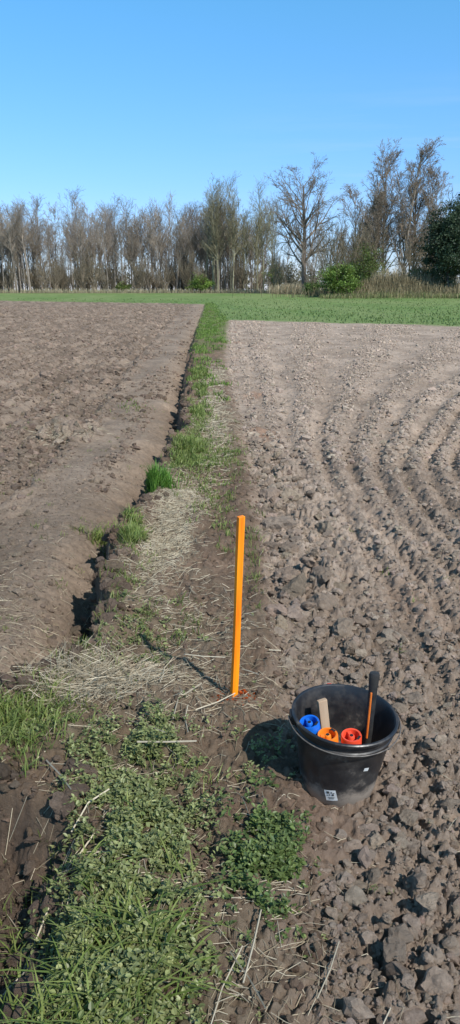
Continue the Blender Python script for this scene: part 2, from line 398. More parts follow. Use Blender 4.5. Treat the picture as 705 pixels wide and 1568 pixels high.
per=20; X=np.repeat(x,per)+rng.normal(0,.07,N*per); Y=np.repeat(y,per)+rng.normal(0,.12,N*per)
parts.append(blades(X,Y,rng.uniform(.04,.13,N*per),rng.uniform(.008,.02,N*per)*(1+.01*Y),rng.uniform(.1,.8,N*per),gcol(N*per,(.13,.22,.035),(.22,.29,.07))))
N=110; y=np.exp(rng.uniform(math.log(2.8),math.log(14),N)); x=np.where(rng.uniform(0,1,N)<.85,np.interp(y,BY,BX)-rng.uniform(.1,1,N)*(.3+.2*y),.3+rng.uniform(0,1,N)*.3*y)
per=8; X=np.repeat(x,per)+rng.normal(0,.02,N*per); Y=np.repeat(y,per)+rng.normal(0,.02,N*per)
parts.append(blades(X,Y,rng.uniform(.02,.05,N*per),np.full(N*per,.004),rng.uniform(.2,1,N*per),gcol(N*per)))
k=12;X=-1.45+rng.normal(0,.14,k*8);Y=11.6+rng.normal(0,.35,k*8)
parts.append(blades(X,Y,rng.uniform(.03,.08,k*8),np.full(k*8,.012),rng.uniform(.2,1,k*8),gcol(k*8)))
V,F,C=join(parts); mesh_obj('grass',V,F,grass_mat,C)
N=26000; y=np.exp(rng.uniform(math.log(34),math.log(105),N)); x=rng.uniform(-.9,.9,N)*y
_,_,md,_,_=masks(x,y); k=md>.6; x=x[k];y=y[k];N=len(x)
V,F,C=blades(x,y,rng.uniform(.06,.2,N),rng.uniform(.04,.09,N),rng.uniform(.2,1,N),gcol(N,(.125,.19,.055),(.20,.25,.09)))
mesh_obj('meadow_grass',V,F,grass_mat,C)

def leaves(x,y,z,Ls,wid,elev,col):
    N=len(x); a=rng.uniform(0,2*math.pi,N)
    d=np.stack([np.cos(a)*np.cos(elev),np.sin(a)*np.cos(elev),np.sin(elev)],1)
    s=np.stack([-np.sin(a),np.cos(a),rng.uniform(-.4,.4,N)],1)
    u=np.cross(d,s)
    B=np.stack([x,y,z],1)
    def P(t,sd,up): return B+d*(t*Ls)[:,None]+s*(sd*wid*Ls)[:,None]+u*(up*Ls)[:,None]
    pts=[P(0,0,0),P(.35,.5,.06),P(.35,-.5,.06),P(.35,0,-.03),P(.72,.42,.03),P(.72,-.42,.03),P(.72,0,-.05),P(1,0,-.1)]
    V=np.stack(pts,1).reshape(-1,3)
    T=np.array([[0,1,3],[0,3,2],[1,4,6],[1,6,3],[3,6,5],[3,5,2],[4,7,6],[6,7,5]])
    F=(T[None]+np.arange(N)[:,None,None]*8).reshape(-1,3)
    return V,F,np.repeat(col,8,0)
parts=[]
def weedpatch(P,n,per,hmax,Ls,spread=.62,cola=(.13,.16,.05),colb=(.31,.33,.14)):
    x,y=sample(P,n,spread)
    k=noise(x*9,y*9,310)+.6*noise(x*22,y*22,311)>-.12; x=x[k];y=y[k];n=len(x)
    h=rng.uniform(.25,1,n)*hmax*(.7+.6*noise(x*6,y*6,312))
    X=np.repeat(x,per); Y=np.repeat(y,per); hh=np.repeat(h,per)*np.tile(np.linspace(.3,1,per),n)
    z=H(X,Y)
    X=X+rng.normal(0,.006,len(X)); Y=Y+rng.normal(0,.006,len(X))
    cc=gcol(len(X),cola,colb)*np.repeat(rng.uniform(.75,1.2,(n,1)),per,0)
    parts.append(leaves(X,Y,z+hh,rng.uniform(.5,1.2,len(X))*Ls,rng.uniform(.4,.7,len(X)),rng.uniform(-.3,.9,len(X)),cc))
    parts.append(blades(x,y,h*1.02,np.full(n,.002),rng.uniform(0,.1,n),gcol(n,cola,colb)))
weedpatch(P_WEED[:4],4300,7,.07,.0165)
weedpatch([P_WEED[4]],900,8,.075,.017,cola=(.08,.125,.035),colb=(.17,.22,.07))
weedpatch(P_WEED[5:],500,7,.04,.015)
weedpatch([(-.62,4.95,.08,.18,1),(-.4,3.5,.25,.3,1),(-.38,7.4,.2,.9,1.5)],300,7,.05,.022)
weedpatch([(-.2,1.9,.5,.8,1)],160,6,.03,.013,spread=.8)
V,F,C=join(parts); mesh_obj('weed_plants',V,F,leaf_mat,C)

def straws(p0,p1,r,col,sag):
    N=len(p0); mid=(p0+p1)/2; mid[:,2]+=sag
    d=p1-p0; d/=np.linalg.norm(d,axis=1)[:,None]
    mid[:,:2]+=np.stack([-d[:,1],d[:,0]],1)*(rng.normal(0,.05,N)*np.linalg.norm(p1-p0,axis=1))[:,None]
    up=np.array([0,0,1.]); s=np.cross(d,up); s/=np.linalg.norm(s,axis=1)[:,None]+1e-9; u=np.cross(s,d)
    V=[]
    for c in (p0,mid,p1):
        for k in range(3):
            a=2*math.pi*k/3+math.pi/2
            V.append(c+(s*math.cos(a)+u*math.sin(a))*r[:,None])
    V=np.stack(V,1).reshape(-1,3)
    T=[]
    for q in (0,3):
        for k in range(3):
            k2=(k+1)%3; T+=[[q+k,q+k2,q+3+k2],[q+k,q+3+k2,q+3+k]]
    T=np.array(T); F=(T[None]+np.arange(N)[:,None,None]*9).reshape(-1,3)
    return V,F,np.repeat(col,9,0)
def lay(x,y,L,r,lift,col,anis=None):
    N=len(x); a=rng.uniform(0,math.pi*2,N) if anis is None else anis+rng.normal(0,.5,N)
    x2=x+np.cos(a)*L; y2=y+np.sin(a)*L
    z1=H(x,y)+r+rng.uniform(0,1,N)*lift*.4; z2=H(x2,y2)+r+rng.uniform(0,1,N)*lift
    zm=H((x+x2)/2,(y+y2)/2)+r+.002
    sag=np.maximum(zm-(z1+z2)/2, rng.normal(0,.06,N)*L)
    return straws(np.stack([x,y,z1],1),np.stack([x2,y2,z2],1),r,col,sag)
def scol(n,k=1.): 
    t=rng.uniform(0,1,(n,1))**1.3; return (np.array((.23,.18,.115))*(1-t)+np.array((.52,.45,.33))*t)*rng.uniform(.75,1.15,(n,1))*k
parts=[]
x,y=sample(P_STRAW,9500)
parts.append(lay(x,y,rng.uniform(.015,.09,len(x)),rng.uniform(.0005,.0012,len(x))*(1+.07*y),.015,scol(len(x))))
x,y=sample([(-.58,2.88,.2,.12,3),(-.9,2.95,.2,.13,1)],1500)
parts.append(lay(x,y,rng.uniform(.05,.17,len(x)),rng.uniform(.0006,.0013,len(x)),.07,scol(len(x))))
x,y=sample([(-.43,4.7,.15,.5,1),(-.4,5.6,.14,.45,1)],5200)
parts.append(lay(x,y,rng.uniform(.015,.06,len(x)),rng.uniform(.0008,.0016,len(x)),.012,scol(len(x),1.05)))
x,y=sample([(-.2,8.2,.15,1.5,1),(-.25,11,.15,1.5,1),(-.3,14.5,.2,2.5,1)],3600)
parts.append(lay(x,y,rng.uniform(.03,.1,len(x)),rng.uniform(.0016,.003,len(x)),.02,scol(len(x))))
N=2200; y=np.exp(rng.uniform(math.log(1.2),math.log(22),N)); x=np.interp(y,BY,BX)-rng.uniform(.02,1,N)*(.3+.4*y)
parts.append(lay(x,y,rng.uniform(.015,.07,N)*(1+.03*y),rng.uniform(.0005,.001,N)*(1+.13*y),.01,scol(N,.85)))
N=500; y=np.exp(rng.uniform(math.log(1.1),math.log(12),N)); x=np.interp(y,RY,RX)+rng.uniform(0,1,N)**2*(.3+.3*y)
parts.append(lay(x,y,rng.uniform(.02,.07,N),rng.uniform(.0006,.0011,N)*(1+.12*y),.01,scol(N,.9)))
x=-1.95+rng.normal(0,.2,300);y=9.1+rng.normal(0,.25,300)
parts.append(lay(x,y,rng.uniform(.05,.16,300),rng.uniform(.0015,.003,300),.05,scol(300,.9)))
ST=[(-.32,2.34,-.115,2.345,.0045),(-.21,2.52,-.115,2.80,.005),(-.15,2.44,-.16,2.62,.0035),(-.28,2.78,-.275,2.93,.004),(-.55,1.63,-.40,1.93,.004),
    (-.13,2.6,.02,2.72,.003),(.03,1.42,.08,1.62,.004),(.08,1.36,.0,1.5,.003),(-.62,2.28,-.5,2.1,.004),(-.34,2.55,-.22,2.4,.003),(.20,1.4,.27,1.55,.003),
    (-.48,1.98,-.38,2.1,.004),(-.05,1.3,.03,1.52,.003),(-.2,3.05,-.02,3.0,.003),(.17,3.1,.23,3.2,.004),(-.62,1.5,-.5,1.62,.003),(.26,1.2,.36,1.36,.003),(.05,2.95,.12,2.88,.003)]
A=np.array(ST); A[:,4]*=.7; z0=H(A[:,0],A[:,1])+A[:,4]+.02; z1=H(A[:,2],A[:,3])+A[:,4]+.028
z0[0]+=.03; z1[0]+=.03
zm=H((A[:,0]+A[:,2])/2,(A[:,1]+A[:,3])/2)+A[:,4]+.012
parts.append(straws(np.stack([A[:,0],A[:,1],z0],1),np.stack([A[:,2],A[:,3],z1],1),A[:,4],np.tile(np.array([[.46,.40,.30]]),(len(A),1))*rng.uniform(.65,1.1,(len(A),1)),np.maximum(zm-(z0+z1)/2,0)))
V,F,C=join(parts); mesh_obj('dry_straw',V,F,straw_mat,C)

# ---------------------------------------------------------------- trees
def tubes(segs,sides,col):
    S=np.array(segs); p0=S[:,0:3];p1=S[:,3:6];r0=S[:,6];r1=S[:,7]
    d=p1-p0; d/=np.linalg.norm(d,axis=1)[:,None]+1e-9
    ref=np.where(np.abs(d[:,2:3])>.9,np.array([[1.,0,0]]),np.array([[0,0,1.]]))
    s=np.cross(d,ref); s/=np.linalg.norm(s,axis=1)[:,None]; u=np.cross(s,d)
    V=[]
    for c,r in ((p0,r0),(p1,r1)):
        for k in range(sides):
            a=2*math.pi*k/sides; V.append(c+(s*math.cos(a)+u*math.sin(a))*r[:,None])
    V=np.stack(V,1).reshape(-1,3)
    T=[]
    for k in range(sides):
        k2=(k+1)%sides; T+=[[k,k2,sides+k2],[k,sides+k2,sides+k]]
    F=(np.array(T)[None]+np.arange(len(S))[:,None,None]*2*sides).reshape(-1,3)
    C=np.repeat(np.array(col)[None]*np.ones((len(S),1)),2*sides,0)
    return V,F,C
def rv(): 
    v=Vector((random.gauss(0,1),random.gauss(0,1),random.gauss(0,1))); return v.normalized()
def grow(segs,p,d,L,r,lev,cfg):
    c=cfg[lev]; n=c['n']; pts=[]
    for i in range(n):
        d=(d+rv()*c['w']+Vector((0,0,c['up']))).normalized()
        q=p+d*(L/n); r2=r*(1-(i+1)/n*c.get('tap',.75))
        segs.append((*p,*q,r*(1-i/n*c.get('tap',.75)),r2,lev)); pts.append((q,d,r2,(i+1)/n)); p=q
    if lev+1<len(cfg):
        for k in range(c['k']):
            t=random.uniform(c['s'],1); i=min(n-1,int(t*n)); q,dd,rr,tt=pts[i]
            base=q-dd*(L/n)*(1-(t*n-i))
            a=c['a']*random.uniform(.7,1.3); ax=dd.cross(rv()).normalized()
            nd=(dd*math.cos(a)+ax*math.sin(a)).normalized()
            l=L*c['l']*random.uniform(.6,1.15)*(1-c.get('shape',.5)*max(0,(t-c['s'])/(1-c['s']+1e-6)))
            grow(segs,base,nd,l,max(cfg[lev+1].get('rm',.02),min(rr*.75,r*c['r'])),lev+1,cfg)
def tree(h,r,cfg): 
    s=[]; grow(s,Vector((0,0,-.4)),Vector((0,0,1)),h+.4,r,0,cfg); return s
def tube_tree(segs,cb,ct):
    a=[s[:8] for s in segs if s[8]==0]; b=[s[:8] for s in segs if s[8]>=1]
    pa=[tubes(a,5,cb)]
    if b: pa.append(tubes(b,3,ct))
    return join(pa)
ALDER=[dict(n=9,w=.035,up=.05,k=40,s=.36,a=.65,l=.2,r=.38,tap=.88,shape=.3),
       dict(n=3,w=.16,up=.10,k=6,s=.2,a=.65,l=.55,r=.5,rm=.028),
       dict(n=2,w=.2,up=.08,k=3,s=.2,a=.7,l=.65,r=.6,rm=.018),
       dict(n=1,w=.2,up=.0,k=0,s=0,a=0,l=0,r=0,rm=.014,tap=.6)]
BROAD=[dict(n=6,w=.06,up=.03,k=20,s=.22,a=.75,l=.62,r=.5,tap=.75,shape=.5),
       dict(n=5,w=.16,up=.10,k=9,s=.25,a=.7,l=.5,r=.5,rm=.06,shape=.3),
       dict(n=4,w=.2,up=.04,k=7,s=.2,a=.7,l=.5,r=.6,rm=.03),
       dict(n=2,w=.22,up=.0,k=4,s=.2,a=.7,l=.6,r=.6,rm=.02),
       dict(n=1,w=.2,up=0,k=0,s=0,a=0,l=0,r=0,rm=.015,tap=.6)]
bark_mat=attr_mat('bark_and_twigs',rough=.9,nscale=1.5,var=.3,spec=.1)
BC=(.29,.25,.205); TC=(.27,.222,.172)
variants=[]
for i in range(14):
    cfg=[dict(ALDER[0],s=random.uniform(.22,.5),l=random.uniform(.17,.28),a=random.uniform(.5,.8),k=random.randint(28,42),w=random.uniform(.03,.07)),*ALDER[1:]]
    variants.append(tube_tree(tree(random.uniform(13.5,17),random.uniform(.10,.17),cfg),BC,TC))
def place(var,x,y,s,sz,a,tint):
    V,F,C=var; ca,sa=math.cos(a),math.sin(a)
    z=float(PH(x,y)[0])-.05
    W=np.stack([(V[:,0]*ca-V[:,1]*sa)*s+x,(V[:,0]*sa+V[:,1]*ca)*s+y,V[:,2]*sz+z],1)
    return W,F,C*tint
parts=[]
def treerow(n,x0,x1,y0,y1,h0,h1,tint=(1,1,1)):
    for i in range(n):
        x=random.uniform(x0,x1); y=random.uniform(y0,y1); s=random.uniform(h0,h1)
        parts.append(place(random.choice(variants),x,y,s*random.uniform(.8,1.15),s,random.uniform(0,6.28),np.array(tint)*random.uniform(.65,1.2)))
treerow(115,-52,3,160,172,.68,1.08)
treerow(115,-52,9,173,205,.88,1.18,(.9,.9,.92))
treerow(60,-125,-52,160,190,.9,1.05)
treerow(11,-8,1,158,166,1.06,1.26,(.92,1,.8))
treerow(11,2,9.0,158,168,1.0,1.2,(.92,1.02,.8))
treerow(22,12,40,165,190,.75,1.0,(.9,.9,.9))
treerow(32,40,120,150,190,.8,1.05)
V,F,C=join(parts); mesh_obj('alder_woodland',V,F,bark_mat,C)
BG=[dict(BROAD[0],k=30,a=.55,l=.45,s=.15),*BROAD[1:]]
gv=[tube_tree(tree(16,.24,BG),BC,(.26,.205,.15)) for _ in range(3)]
GR=[(21.5,137,.9),(24,134,1.04),(26.3,138,1.16),(28.3,133,1.2),(30.6,136,1.14),(32.8,134,1.0),(34.5,139,.84),(25.2,140,1.0)]
for i,(x,y,s) in enumerate(GR):
    W,F,C=place(gv[i%3],x,y,s*.92,s*1.02,i*1.3,np.array((1,1,1))*random.uniform(.85,1.1))
    mesh_obj('bare_tree',W,F,bark_mat,C)
random.seed(21)
OAK=[dict(n=7,w=.05,up=.05,k=24,s=.26,a=.8,l=.58,r=.42,tap=.8,shape=.45),*[dict(c) for c in BROAD[1:]]]
W,F,C=place(tube_tree(tree(16.8,.5,OAK),(.15,.125,.105),(.18,.15,.12)),12.8,140,1.05,1.05,.5,np.array((1,1,1)))
mesh_obj('spreading_oak_tree',W,F,bark_mat,C)
SH=[dict(n=2,w=.1,up=.1,k=16,s=.02,a=.5,l=.9,r=.6,tap=.5,shape=.1),dict(n=5,w=.1,up=.12,k=10,s=.15,a=.5,l=.45,r=.5,rm=.03),dict(n=3,w=.2,up=.1,k=5,s=.2,a=.6,l=.5,r=.5,rm=.018),dict(n=1,w=.2,up=0,k=0,s=0,a=0,l=0,r=0,rm=.013)]
sv=[tube_tree(tree(4.2,.1,SH),TC,TC) for _ in range(4)]
parts=[]
for (x,y,s) in [(16,128,1.6),(17.5,131,1.9),(19,127,1.5),(20.5,131,1.7),(14.2,138,1.0),(9.5,150,.9),(23,128,1.3),(31,126,1.4),(28,127,1.2),(34,122,1.2),(8.2,146,1.1),(10.5,143,.8)]+[(random.uniform(-75,10),random.uniform(157,178),random.uniform(.4,1.2)) for _ in range(180)]:
    parts.append(place(random.choice(sv),x,y,s,s,random.uniform(0,6),np.array((.85,.85,.75))*random.uniform(.6,1.1)))
V,F,C=join(parts); mesh_obj('bare_shrubs',V,F,bark_mat,C)
def foliage(cx,cy,cz,rx,ry,rz,ncl,per,size,ca,cb,clr=.16,shell=.45):
    P=[];Cc=[]
    for i in range(ncl):
        v=np.array(rv()[:]); rr=(shell+(1-shell)*random.random()) ; rr*= .82+.3*random.random()
        c=np.array([cx,cy,cz])+v*np.array([rx,ry,rz])*rr
        m=int(per*random.uniform(.4,1.5)); cr=clr*(rx+rz)*.5*random.uniform(.6,1.4)
        P.append(c+rng.normal(size=(m,3))*cr*np.array([1,1,.7])); Cc.append(gcol(m,ca,cb)*random.uniform(.65,1.25))
    P=np.concatenate(P); Cc=np.concatenate(Cc); N=len(P)
    a=rng.normal(size=(N,3)); a/=np.linalg.norm(a,axis=1)[:,None]; b=rng.normal(size=(N,3)); b=np.cross(a,b); b/=np.linalg.norm(b,axis=1)[:,None]
    sz=size*rng.uniform(.6,1.4,(N,1))
    V=np.stack([P-a*sz,P+b*sz*.5,P+a*sz,P-b*sz*.5],1).reshape(-1,3)
    T=np.array([[0,1,2],[0,2,3]]); F=(T[None]+np.arange(N)[:,None,None]*4).reshape(-1,3)
    return V,F,np.repeat(Cc,4,0)
def shrub(name,x,y,w,h,ca,cb,dens_=1.,sz=.13,n=70):
    z=float(PH(x,y)[0])
    p=[foliage(x,y,z+h*.5,w*.5,w*.45,h*.48,int(n*dens_),70,sz,ca,cb,shell=.3), place(random.choice(sv),x,y,w/4.2*.8,h/5.2,1.,np.array((1,1,.8)))]
    V,F,C=join(p); return mesh_obj(name,V,F,grass_mat,C)
shrub('green_willow_bush',14.9,109,5.6,4.4,(.11,.18,.035),(.20,.28,.06),n=120)
shrub('green_willow_bush',21.2,126,6.2,7.6,(.10,.15,.035),(.19,.24,.07),dens_=.9,sz=.12,n=120)
shrub('green_willow_bush',-5.6,152,5.0,3.4,(.12,.2,.03),(.2,.28,.06),n=60)
shrub('green_willow_bush',8.4,152,4.5,6.2,(.17,.21,.06),(.25,.28,.1),dens_=.5,sz=.1)
shrub('green_willow_bush',12.2,118,2.8,2.3,(.10,.16,.04),(.17,.22,.07),n=50)
shrub('green_willow_bush',-21,158,4.0,2.0,(.11,.18,.03),(.2,.25,.06),n=30)
shrub('green_willow_bush',29.0,118,7,4.4,(.08,.13,.03),(.16,.2,.06),n=80)
def leafytree(name,x,y,h,w,ca,cb):
    z=float(PH(x,y)[0]); sg=tree(h*.95,.28,[dict(BROAD[0],k=16,l=.4,a=.9),dict(BROAD[1],k=5),dict(BROAD[2],k=0)])
    p=[place(tube_tree(sg,(.1,.08,.065),(.1,.08,.06)),x,y,1,1,0,np.array((1,1,1))),
       foliage(x,y,z+h*.52,w*.46,w*.46,h*.46,260,120,.15,ca,cb,clr=.10,shell=.35)]
    V,F,C=join(p); return mesh_obj(name,V,F,grass_mat,C)
leafytree('dark_pine_tree',30.3,112,11.8,8.2,(.035,.06,.035),(.09,.125,.065))
leafytree('dark_pine_tree',34.5,115,14.6,9,(.035,.06,.035),(.09,.125,.065))
def reeds(n,x,y,h0,h1,w,ca,cb):
    return blades(x,y,rng.uniform(h0,h1,n),rng.uniform(.6,1.3,n)*w,rng.uniform(.05,.45,n),gcol(n,ca,cb))
parts=[]
n=9000; x=rng.uniform(-110,20,n); parts.append(reeds(n,x,151+rng.normal(0,2,n)+1.5*noise(x*.1,x*0,5),.3,1.1,.06,(.20,.17,.10),(.36,.31,.20)))
n=1600; parts.append(reeds(n,rng.normal(10.8,1.5,n),rng.normal(139,2,n),.8,2.2,.06,(.26,.2,.12),(.46,.38,.25)))
n=7000; x=rng.normal(23,5.5,n); parts.append(reeds(n,x,rng.normal(112,2.6,n),.4,1.5,.05,(.12,.10,.055),(.28,.23,.13)))
n=1500; x=rng.uniform(20,34,n); parts.append(reeds(n,x,rng.normal(113.5,1.,n),1.2,2.6,.05,(.18,.15,.09),(.36,.30,.19)))
n=2500; x=rng.uniform(12,36,n); parts.append(reeds(n,x,rng.normal(107,1.2,n),.3,.8,.06,(.10,.14,.04),(.27,.23,.12)))
V,F,C=join(parts); mesh_obj('dry_reeds',V,F,straw_mat,C)
parts=[]
for i in range(200):
    x=random.uniform(-300,300); y=random.uniform(235,280); z=1.1
    h=random.uniform(2.5,5.2)
    parts.append(foliage(x,y,z+h*.9,random.uniform(4,8),4,h,9,44,.36,(.17,.155,.10),(.27,.24,.165)))
V,F,C=join(parts); mesh_obj('distant_treeline',V,F,grass_mat,C)

# ---------------------------------------------------------------- stake
def empty(name,loc,rot=(0,0,0)):
    e=bpy.data.objects.new(name,None); e.empty_display_size=.1; e.location=loc; e.rotation_euler=rot; scene.collection.objects.link(e); return e
def bm_obj(name,bm,mat,parent=None,smooth=False,bevel=0):
    me=bpy.data.meshes.new(name); bm.to_mesh(me); bm.free()
    if mat: me.materials.append(mat)
    for p in me.polygons: p.use_smooth=smooth
    ob=bpy.data.objects.new(name,me); scene.collection.objects.link(ob)
    if parent: ob.parent=parent
    if bevel:
        md=ob.modifiers.new('bevel','BEVEL'); md.width=bevel; md.segments=2; md.limit_method='ANGLE'
    return ob
def solid(name,c1,c2,rough,nscale=20,bump=.2,spec=.5,stretch=(1,1,1),lo=.35,hi=.65):
    m,n,b=nt(name);N=n.nodes;L=n.links
    tc=N.new('ShaderNodeTexCoord'); mp=N.new('ShaderNodeMapping'); mp.inputs['Scale'].default_value=stretch
    L.new(tc.outputs['Object'],mp.inputs[0])
    nz=N.new('ShaderNodeTexNoise'); nz.inputs['Scale'].default_value=nscale; nz.inputs['Detail'].default_value=8; L.new(mp.outputs[0],nz.inputs['Vector'])
    cr=N.new('ShaderNodeValToRGB'); cr.color_ramp.elements[0].position=lo; cr.color_ramp.elements[1].position=hi
    cr.color_ramp.elements[0].color=(*c1,1); cr.color_ramp.elements[1].color=(*c2,1)
    L.new(nz.outputs['Fac'],cr.inputs[0]); L.new(cr.outputs[0],b.inputs['Base Color'])
    b.inputs['Roughness'].default_value=rough; b.inputs['Specular IOR Level'].default_value=spec
    bp=N.new('ShaderNodeBump'); bp.inputs['Strength'].default_value=bump; bp.inputs['Distance'].default_value=.003
    L.new(nz.outputs['Fac'],bp.inputs['Height']); L.new(bp.outputs[0],b.inputs['Normal'])
    return m
orange=solid('orange_sprayed_wood',(.80,.17,.004),(1.0,.31,.008),.5,60,.5,.35,(1,1,.06),.3,.6)
bm=bmesh.new()
n=24; hw=.0122
for i in range(n+1):
    t=i/n; z=-.06+t*.81
    w=hw*(1+.03*math.sin(9*t)); cx=.0015*math.sin(5*t)
    for (a,b) in ((-1,-1),(1,-1),(1,1),(-1,1)):
        bm.verts.new((a*w+cx,b*w*.9,z+ (0.002*a if i==n else 0)))
bm.verts.ensure_lookup_table()
for i in range(n):
    for k in range(4):
        a=i*4+k;b=i*4+(k+1)%4; bm.faces.new((bm.verts[a],bm.verts[b],bm.verts[b+4],bm.verts[a+4]))
bm.faces.new([bm.verts[n*4+k] for k in range(4)]); bm.faces.new([bm.verts[3-k] for k in range(4)])
zs=float(PH(.015,2.76)[0])
st=bm_obj('orange_wooden_stake',bm,orange,bevel=.0012)
st.location=(.015,2.75,zs-.022); st.rotation_euler=(math.radians(.6),math.radians(2.0),math.radians(24))
N=150; a=rng.uniform(0,6.28,N); d=np.abs(rng.normal(0,.035,N))+.012
xx=.02+np.cos(a)*d*1.2; yy=2.745+np.sin(a)*d
V,F,C=scatter_clods(xx,yy,rng.uniform(.002,.007,N),np.tile(np.array([[.6,.12,.03]]),(N,1))*rng.uniform(.35,1,(N,1)),2)
mesh_obj('paint_flecked_crumbs',V,F,clod_mat,C)

# ---------------------------------------------------------------- bucket
BX0,BY0=.358,2.25
bz=float(np.mean(PH(np.array([BX0,BX0-.08,BX0+.08,BX0]),np.array([BY0,BY0,BY0,BY0+.08]))))-.012
bk=empty('black_plastic_bucket',(BX0,BY0,bz),(math.radians(4),math.radians(3.),0))
def bucket_mat():
    m,n,b=nt('black_plastic');N=n.nodes;L=n.links
    tc=N.new('ShaderNodeTexCoord'); nz=N.new('ShaderNodeTexNoise'); nz.inputs['Scale'].default_value=9; nz.inputs['Detail'].default_value=9; nz.inputs['Roughness'].default_value=.7
    L.new(tc.outputs['Object'],nz.inputs['Vector'])
    sp=N.new('ShaderNodeSeparateXYZ'); L.new(tc.outputs['Object'],sp.inputs[0])
    mr=N.new('ShaderNodeMapRange'); mr.inputs[1].default_value=.0; mr.inputs[2].default_value=.085; mr.inputs[3].default_value=.50; mr.inputs[4].default_value=0
    L.new(sp.outputs['Z'],mr.inputs[0])
    ad=N.new('ShaderNodeMath'); ad.operation='ADD'; L.new(nz.outputs['Fac'],ad.inputs[0]); L.new(mr.outputs[0],ad.inputs[1])
    cr=N.new('ShaderNodeValToRGB'); e=cr.color_ramp.elements; e[0].position=.46; e[0].color=(.016,.016,.018,1); e[1].position=.80; e[1].color=(.34,.27,.21,1)
    x=cr.color_ramp.elements.new(.60); x.color=(.045,.04,.037,1)
    L.new(ad.outputs[0],cr.inputs[0]); L.new(cr.outputs[0],b.inputs['Base Color'])
    r2=N.new('ShaderNodeMapRange'); r2.inputs[1].default_value=.45; r2.inputs[2].default_value=.8; r2.inputs[3].default_value=.33; r2.inputs[4].default_value=.9
    L.new(ad.outputs[0],r2.inputs[0]); L.new(r2.outputs[0],b.inputs['Roughness'])
    return m
bmat=bucket_mat()
def lathe(name,prof,mat,parent,seg=72,smooth=True,loc=None,rot=None):
    bm=bmesh.new(); rings=[]
    for (r,z) in prof:
        if r<1e-6: rings.append([bm.verts.new((0,0,z))])
        else: rings.append([bm.verts.new((r*math.cos(2*math.pi*k/seg),r*math.sin(2*math.pi*k/seg),z)) for k in range(seg)])
    for A,B in zip(rings,rings[1:]):
        for k in range(seg):
            k2=(k+1)%seg
            if len(A)==1: bm.faces.new((A[0],B[k],B[k2]))
            elif len(B)==1: bm.faces.new((A[k],A[k2],B[0]))
            else: bm.faces.new((A[k],A[k2],B[k2],B[k]))
    bmesh.ops.recalc_face_normals(bm,faces=bm.faces)
    ob=bm_obj(name,bm,mat,parent,smooth)
    md=ob.modifiers.new('es','EDGE_SPLIT'); md.split_angle=math.radians(40)
    if loc is not None: ob.location=loc
    if rot is not None: ob.rotation_euler=rot
    return ob
R0,R1,HB=.120,.165,.278
rad=lambda z: R0+(R1-R0)*(z/HB)
prof=[(0,.006),(R0-.02,.006),(R0-.018,0),(R0-.004,0),(R0,.004),(rad(.08),.08),(rad(.16),.16),(rad(.225),.225),(rad(.225)+.004,.229),(rad(.236)+.004,.236),(rad(.238),.240),(rad(HB-.016),HB-.016),(R1+.006,HB-.013),(R1+.008,HB-.009),(R1+.008,HB-.003),(R1+.005,HB),(R1-.001,HB),(R1-.004,HB-.004),(rad(.2)-.004,.2),(rad(.1)-.004,.1),(R0-.005,.012),(0,.011)]
lathe('shell',prof,bmat,bk)
def box(name,sx,sy,sz,mat,parent,loc,rot=(0,0,0),bevel=.001):
    bm=bmesh.new(); bmesh.ops.create_cube(bm,size=1); bmesh.ops.scale(bm,vec=(sx,sy,sz),verts=bm.verts)
    o=bm_obj(name,bm,mat,parent,bevel=bevel); o.location=loc; o.rotation_euler=rot; return o
dark=solid('dark_plastic',(.012,.012,.013),(.03,.028,.027),.45,30,.1)
wire=solid('steel_wire',(.08,.07,.065),(.16,.14,.12),.45,60,.1)
for i,s in enumerate((-1,1)):
    o=box('handle_lug_%d'%(i+1),.016,.044,.034,dark,bk,(s*(R1+.005),0,HB-.024),(0,0,0),.004)
def tube_obj(name,pts,r,mat,parent):
    cu=bpy.data.curves.new(name,'CURVE'); cu.dimensions='3D'; sp=cu.splines.new('POLY'); sp.points.add(len(pts)-1)
    for p,q in zip(sp.points,pts): p.co=(*q,1)
    cu.bevel_depth=r; cu.bevel_resolution=2; cu.materials.append(mat)
    ob=bpy.data.objects.new(name,cu); scene.collection.objects.link(ob); ob.parent=parent; return ob
pts=[]
for i in range(41):
    t=math.pi*i/40
    rr=R1+.016; pts.append((-rr*math.cos(t)*1.0,-(rr-.003)*math.sin(t),HB-.022-.012*math.sin(t)))
tube_obj('wire_handle',pts,.0022,wire,bk)
white=solid('label_paper',(.55,.55,.53),(.75,.75,.73),.5,40,.05)
ink=solid('label_ink',(.03,.03,.03),(.08,.08,.08),.5,40,.05)
def decal(name,th,z,w,h,mat,off,tilt=0):
    bm=bmesh.new(); nx,nz=8,4; g=[]
    for j in range(nz+1):
        row=[]
        for i in range(nx+1):
            a=(i/nx-.5)*w; b=(j/nz-.5)*h
            a,b=a*math.cos(tilt)-b*math.sin(tilt),a*math.sin(tilt)+b*math.cos(tilt)
            zz=z+b; r=rad(zz)+off; t=th+a/r
            row.append(bm.verts.new((r*math.sin(t),-r*math.cos(t),zz)))
        g.append(row)
    for j in range(nz):
        for i in range(nx): bm.faces.new((g[j][i],g[j][i+1],g[j+1][i+1],g[j+1][i]))
    return bm_obj(name,bm,mat,bk,True)
decal('care_label',-.30,.050,.038,.044,white,.0012,.25)
for i,(dx,dz,w,h) in enumerate([(-.010,.011,.009,.009),(.001,.013,.004,.006),(.008,.012,.006,.003),(-.004,.002,.004,.005),(.006,.004,.007,.007),(-.011,-.002,.005,.003),(.002,-.008,.022,.002),(.003,-.013,.018,.002)]):
    decal('label_print_%d'%(i+1),-.30+dx/.13,.050+dz,w,h,ink,.0022,.25)
decal('price_sticker',.42,.165,.017,.013,white,.0012,-.15)
red=solid('red_paint_smear',(.35,.03,.02),(.5,.06,.03),.6,50,.1)
